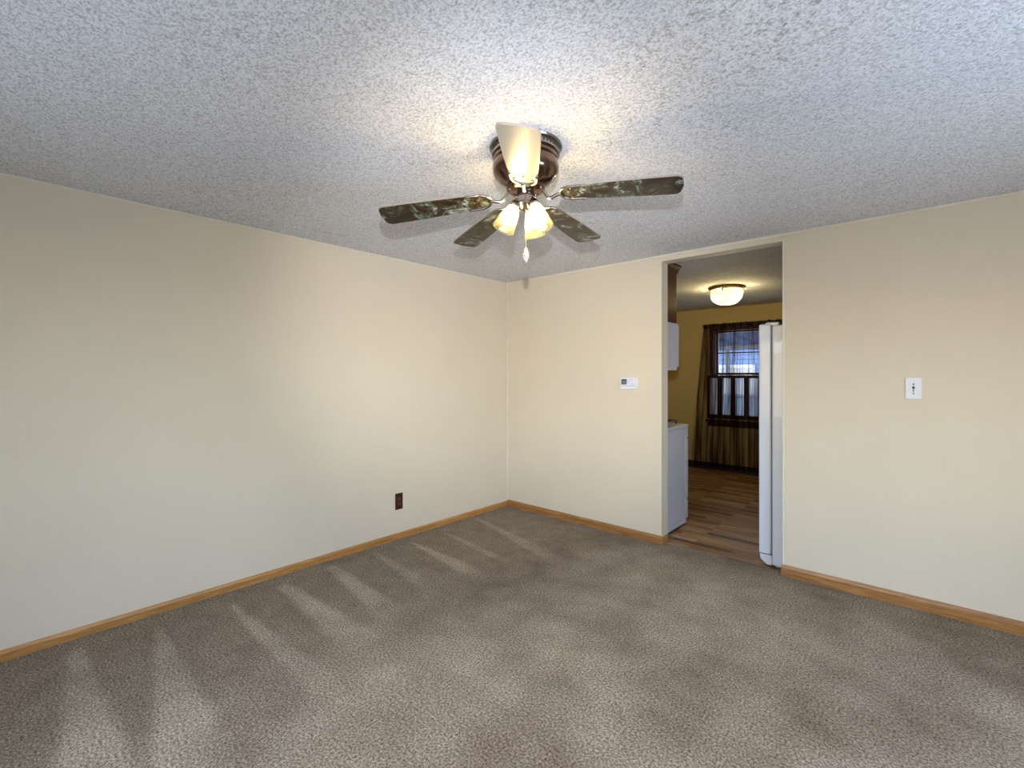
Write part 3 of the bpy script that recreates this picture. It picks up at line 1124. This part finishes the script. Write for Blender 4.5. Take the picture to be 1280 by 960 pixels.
# ------------------------------------------------------------------ ceiling fan
FC = CAM + CF * 1.955 + CR * 0.057
fan = empty('ceiling_fan', (FC.x, FC.y, H), 'five blade hugger ceiling fan with dark marbled blades and three lit glass shades', 'ceiling fan', rz=radians(41.83))
# local frame: +x = to the camera's right, +y = away from the camera, z = 0 at the ceiling
bm = bmesh.new()
lathe(bm, [(0.0, 0.0), (0.150, 0.0), (0.153, -0.006), (0.150, -0.012), (0.137, -0.014), (0.137, -0.030), (0.141, -0.032), (0.141, -0.038), (0.132, -0.040), (0.0, -0.040)], 80)
finish('canopy', bm, M['chrome'], fan, smooth=True, autosmooth=35)
bm = bmesh.new()
for i in range(48):
    a = 2 * pi * i / 48
    c = Vector((0.138 * cos(a), 0.138 * sin(a), -0.022))
    tube(bm, [c + Vector((0, 0, 0.007)), c - Vector((0, 0, 0.007))], 0.0028, 6)
finish('vent_ring', bm, M['black'], fan)
bm = bmesh.new()
lathe(bm, [(0.0, -0.040), (0.128, -0.040), (0.133, -0.046), (0.133, -0.056), (0.128, -0.060), (0.135, -0.070), (0.139, -0.088), (0.137, -0.108),
           (0.126, -0.130), (0.104, -0.150), (0.082, -0.162), (0.075, -0.166), (0.0, -0.168)], 96)
finish('motor_housing', bm, M['bronze'], fan, smooth=True, autosmooth=35)
bm = bmesh.new()
lathe(bm, [(0.0, -0.160), (0.078, -0.162), (0.083, -0.170), (0.080, -0.182), (0.066, -0.192), (0.045, -0.196), (0.0, -0.196)], 64)
finish('flywheel', bm, M['bronze'], fan, smooth=True, autosmooth=35)
bm = bmesh.new()
lathe(bm, [(0.0, -0.195), (0.036, -0.195), (0.038, -0.200), (0.038, -0.235), (0.041, -0.238), (0.041, -0.244), (0.036, -0.248),
           (0.026, -0.262), (0.012, -0.270), (0.0, -0.272)], 48)
finish('switch_housing', bm, M['chrome'], fan, smooth=True, autosmooth=35)

# blades: azimuth (deg in local frame), tip sag, pitch deg (+ = right-hand edge looking outward is higher)
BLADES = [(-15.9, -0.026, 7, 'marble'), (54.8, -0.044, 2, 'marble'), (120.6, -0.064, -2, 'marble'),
          (175.3, -0.074, -11, 'marble'), (266.3, -0.040, 11, 'pale_blade')]
R0, R1 = 0.150, 0.622
BZ = -0.196


def blade_outline():
    pts = []
    hw0, hw1 = 0.046, 0.068
    # root: rounded end
    for k in range(13):
        a = pi / 2 + pi * k / 12
        pts.append((R0 + 0.045 + 0.045 * cos(a), hw0 * sin(a)))
    # right side to tip (negative v side first)
    rc = 0.028
    tipbow = 0.006
    side = [(R0 + 0.12, -0.056), (R0 + 0.22, -0.062), (R0 + 0.34, -0.066)]
    pts += side
    c0 = (R1 - rc - 0.004, -hw1 + rc)
    for k in range(7):
        a = -pi / 2 + (pi / 2) * k / 6
        pts.append((c0[0] + rc * cos(a), c0[1] + rc * sin(a)))
    pts.append((R1 + tipbow - 0.004, 0))
    for k in range(7):
        a = (pi / 2) * k / 6
        pts.append((c0[0] + rc * cos(a), -c0[1] + rc * sin(a)))
    pts += [(x, -y) for x, y in side[::-1]]
    return pts


OUT = blade_outline()
for (az, sag, pitch, mt) in BLADES:
    bl = bpy.data.objects.new('blade', None)
    t = radians(az)
    ez = Vector((0, 0, 1))
    er = Vector((cos(t), sin(t), 0))
    slope = atan2(sag, R1)
    Mb = Matrix.Translation((0, 0, BZ)) @ Matrix.Rotation(t, 4, 'Z') @ Matrix.Rotation(-slope, 4, 'Y') @ Matrix.Rotation(radians(-pitch), 4, 'X')
    # local blade frame: +x outward, +y = left-hand looking outward, so pitch>0 lifts -y edge
    bm = bmesh.new()
    th = 0.0065
    lo = [bm.verts.new((x, y, -th)) for x, y in OUT]
    hi = [bm.verts.new((x, y, 0)) for x, y in OUT]
    f = bm.faces.new(lo[::-1]); f.material_index = 0
    f = bm.faces.new(hi); f.material_index = 1
    n_ = len(OUT)
    for i in range(n_):
        f = bm.faces.new((lo[i], lo[(i + 1) % n_], hi[(i + 1) % n_], hi[i]))
        f.material_index = 1
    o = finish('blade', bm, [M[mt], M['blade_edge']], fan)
    o.matrix_local = Mb
    if mt == 'pale_blade':
        o['label'] = 'blade with paler underside, pointing at the camera'
    else:
        o['label'] = 'dark marbled blade'
    # blade iron: curved arm from the flywheel, fork and loop round the blade root
    iron = bmesh.new()
    zt = -th - 0.003
    Mi = Mb.inverted()
    a0 = Mi @ Vector((0.070 * cos(t), 0.070 * sin(t), -0.180))
    a1 = Mi @ Vector((0.100 * cos(t), 0.100 * sin(t), -0.222))
    tube(iron, bez([a0, a1, (R0 - 0.018, 0, zt - 0.004), (R0 - 0.002, 0, zt)], 8), [0.0075] * 25, 10)
    loop = [(x if x > R0 + 0.02 else x - 0.004, y * 1.06, zt + 0.001) for x, y in OUT[:13]]
    tube(iron, bez([(R0 + 0.100, 0.052, zt + 0.002)] + loop + [(R0 + 0.100, -0.052, zt + 0.002)], 3), 0.0056, 8)
    finish('blade_iron', iron, M['chrome'], o, smooth=True)
    for sxx, syy in ((0.045, 0.034), (0.045, -0.034), (0.07, 0.0)):
        s_ = bmesh.new()
        lathe(s_, [(0, 0), (0.0055, 0), (0.0045, -0.003), (0, -0.0038)], 14, Matrix.Translation((R0 + sxx, syy, -th)))
        finish('screw', s_, M['bronze'], o, smooth=True)

# light kit: three shades
SHADES = [(196, 26), (-42, 22), (62, 26)]
for az, tilt in SHADES:
    t = radians(az)
    tl = radians(tilt)
    base = Vector((0.040 * cos(t), 0.040 * sin(t), -0.236))
    Ms = Matrix.Translation(base) @ Matrix.Rotation(t, 4, 'Z') @ Matrix.Rotation(-tl, 4, 'Y')
    bm = bmesh.new()
    tube(bm, bez([(0.030 * cos(t), 0.030 * sin(t), -0.222), (0.040 * cos(t), 0.040 * sin(t), -0.228),
                  (base.x, base.y, base.z - 0.004)], 5), 0.008, 10)
    arm = finish('lamp_arm', bm, M['chrome'], fan, smooth=True)
    bm = bmesh.new()
    lathe(bm, [(0, 0.004), (0.014, 0.004), (0.020, -0.002), (0.022, -0.012), (0.025, -0.016), (0.025, -0.026), (0.0, -0.026)], 32, Ms)
    fit = finish('socket_cup', bm, M['chrome'], fan, smooth=True, autosmooth=35)
    bm = bmesh.new()
    po = [(0.022, -0.012), (0.0225, -0.022), (0.028, -0.036), (0.034, -0.056), (0.039, -0.080), (0.0425, -0.105), (0.047, -0.127)]
    pi_ = [(r - 0.003, z) for r, z in po][::-1]
    lathe(bm, po + pi_ + [po[0]], 72, Ms, flute=20, fl_amp=0.008)
    shade = finish('lamp_shade', bm, M['shade_glass'], fan, smooth=True)
    bm = bmesh.new()
    lathe(bm, [(0, -0.026), (0.011, -0.026), (0.012, -0.036), (0.019, -0.056), (0.021, -0.070), (0.016, -0.085), (0.0, -0.093)], 24, Ms)
    finish('bulb', bm, M['bulb'], shade, smooth=True)

# pull chain with crystal drop
cxl, cyl = 0.001, -0.014
zc0, zc1 = -0.262, -0.425
bm = bmesh.new()
n_ = 46
for i in range(n_):
    z = zc0 + (zc1 - zc0) * i / (n_ - 1)
    r_ = bmesh.ops.create_icosphere(bm, subdivisions=1, radius=0.0019)
    for v in r_['verts']:
        v.co += Vector((cxl, cyl, z))
tube(bm, [(cxl, cyl, zc0), (cxl, cyl, zc1)], 0.0008, 6)
ch = finish('pull_chain', bm, M['chrome'], fan, smooth=True)
bm = bmesh.new()
lathe(bm, [(0, zc1 + 0.003), (0.005, zc1 - 0.002), (0.008, zc1 - 0.014), (0.010, zc1 - 0.028), (0.009, zc1 - 0.042), (0.006, zc1 - 0.055), (0.0, zc1 - 0.064)], 9,
      Matrix.Translation((cxl, cyl, 0)))
for k in range(30):      # cut facets standing out in a spiral
    tt = k / 29
    rr = 0.011 * sin(pi * (0.12 + 0.80 * tt))
    a = k * 2.399
    r_ = bmesh.ops.create_icosphere(bm, subdivisions=1, radius=0.0042)
    for v in r_['verts']:
        v.co += Vector((cxl + rr * cos(a), cyl + rr * sin(a), zc1 - 0.006 - 0.052 * tt))
finish('crystal_drop', bm, M['crystal'], ch)

# ------------------------------------------------------------------ wall fittings
ou = empty('wall_outlet', (0, -1.316, 0.31), 'small dark brown duplex outlet low on the left wall', 'outlet')
bm = bmesh.new()
box(bm, 0.0, 0.006, -0.036, 0.036, -0.066, 0.066, 0.0025, 3)
finish('cover_plate', bm, M['brown_plate'], ou)
for s in (-1, 1):
    bm = bmesh.new()
    pts = []
    for k in range(24):
        a = 2 * pi * k / 24
        y_ = 0.0172 * cos(a)
        z_ = max(-0.0135, min(0.0135, 0.0172 * sin(a)))
        pts.append((y_, z_ + s * 0.0195))
    A = [bm.verts.new((0.004, y_, z_)) for y_, z_ in pts]
    B = [bm.verts.new((0.0082, y_ * 0.97, z_)) for y_, z_ in pts]
    bm.faces.new(A); bm.faces.new(B[::-1])
    for k in range(24):
        bm.faces.new((A[k], A[(k + 1) % 24], B[(k + 1) % 24], B[k]))
    so = finish('socket', bm, M['brown_socket'], ou)
    bm = bmesh.new()
    for dy in (-0.0062, 0.0062):
        box(bm, 0.0080, 0.0085, dy - 0.001, dy + 0.001, s * 0.0195 - 0.001, s * 0.0195 + 0.008)
    lathe(bm, [(0.0, 0.0), (0.0024, 0.0), (0.0024, 0.0006), (0, 0.0006)], 12,
          Matrix.Translation((0.0080, 0, s * 0.0195 - 0.0075)) @ Matrix.Rotation(pi / 2, 4, 'Y'))
    finish('socket_slots', bm, M['black'], so)
bm = bmesh.new()
lathe(bm, [(0.0, 0.0), (0.0035, 0.0), (0.0028, 0.0014), (0, 0.0018)], 14, Matrix.Translation((0.006, 0, 0)) @ Matrix.Rotation(pi / 2, 4, 'Y'))
finish('screw', bm, M['brown_socket'], ou)

th_ = empty('thermostat', (1.389, 0, 1.278), 'white digital thermostat with grey screen on the wall left of the doorway', 'thermostat')
bm = bmesh.new()
box(bm, -0.073, 0.073, -0.010, 0.0, -0.049, 0.049, 0.003, 2)
finish('wall_plate', bm, M['white_plastic'], th_)
bm = bmesh.new()
box(bm, -0.071, 0.068, -0.032, -0.010, -0.020, 0.047, 0.005, 3)
bd = finish('body', bm, M['white_plastic'], th_)
bm = bmesh.new()
box(bm, -0.071, 0.068, -0.030, -0.010, -0.047, -0.0215, 0.004, 3)
finish('flip_cover', bm, M['white_plastic'], th_)
bm = bmesh.new()
box(bm, -0.060, -0.008, -0.0335, -0.031, -0.010, 0.036, 0.002, 2)
finish('display', bm, M['lcd'], th_)
bm = bmesh.new()
box(bm, -0.057, -0.012, -0.0342, -0.0336, 0.018, 0.032)
for k in range(3):
    box(bm, -0.056 + k * 0.015, -0.046 + k * 0.015, -0.0342, -0.0336, -0.005, 0.010)
finish('display_digits', bm, M['dark_mark'], th_)
for (a, c, d, e) in ((0.008, 0.045, 0.030, 0.0325), (0.006, 0.010, 0.000, 0.022), (0.030, 0.050, -0.006, -0.0015)):
    bm = bmesh.new()
    box(bm, a, c, -0.0333, -0.031, d, e)
    finish('button', bm, M['grey_mark'], th_)

sw = empty('light_switch', (3.186, 0, 1.27), 'white slide dimmer switch plate on the wall right of the doorway', 'switch')
bm = bmesh.new()
box(bm, -0.036, 0.036, -0.007, 0.0, -0.061, 0.061, 0.003, 3)
finish('cover_plate', bm, M['white_plastic'], sw)
bm = bmesh.new()
box(bm, -0.017, 0.017, -0.0105, -0.0065, -0.034, 0.034, 0.0015, 2)
dp = finish('dimmer_paddle', bm, M['white_plastic'], sw)
bm = bmesh.new()
box(bm, -0.0012, 0.0012, -0.0112, -0.0100, -0.030, 0.030)
finish('slider_track', bm, M['grey_mark'], dp)
bm = bmesh.new()
box(bm, -0.0055, 0.0055, -0.0150, -0.0100, -0.004, 0.012, 0.0015, 2)
finish('slider_knob', bm, M['dark_mark'], dp)
for z_ in (0.024, -0.014, -0.030):
    bm = bmesh.new()
    box(bm, -0.004, 0.004, -0.0120, -0.0100, z_ - 0.003, z_ + 0.003, 0.001, 1)
    finish('tick_mark', bm, M['dark_mark'], dp)
for z_ in (0.047, -0.047):
    bm = bmesh.new()
    lathe(bm, [(0, 0), (0.0032, 0), (0.0026, 0.0012), (0, 0.0016)], 14, Matrix.Translation((0, -0.007, z_)) @ Matrix.Rotation(pi / 2, 4, 'X'))
    finish('screw', bm, M['white_plastic'], sw)

print('scene built', len(bpy.data.objects))
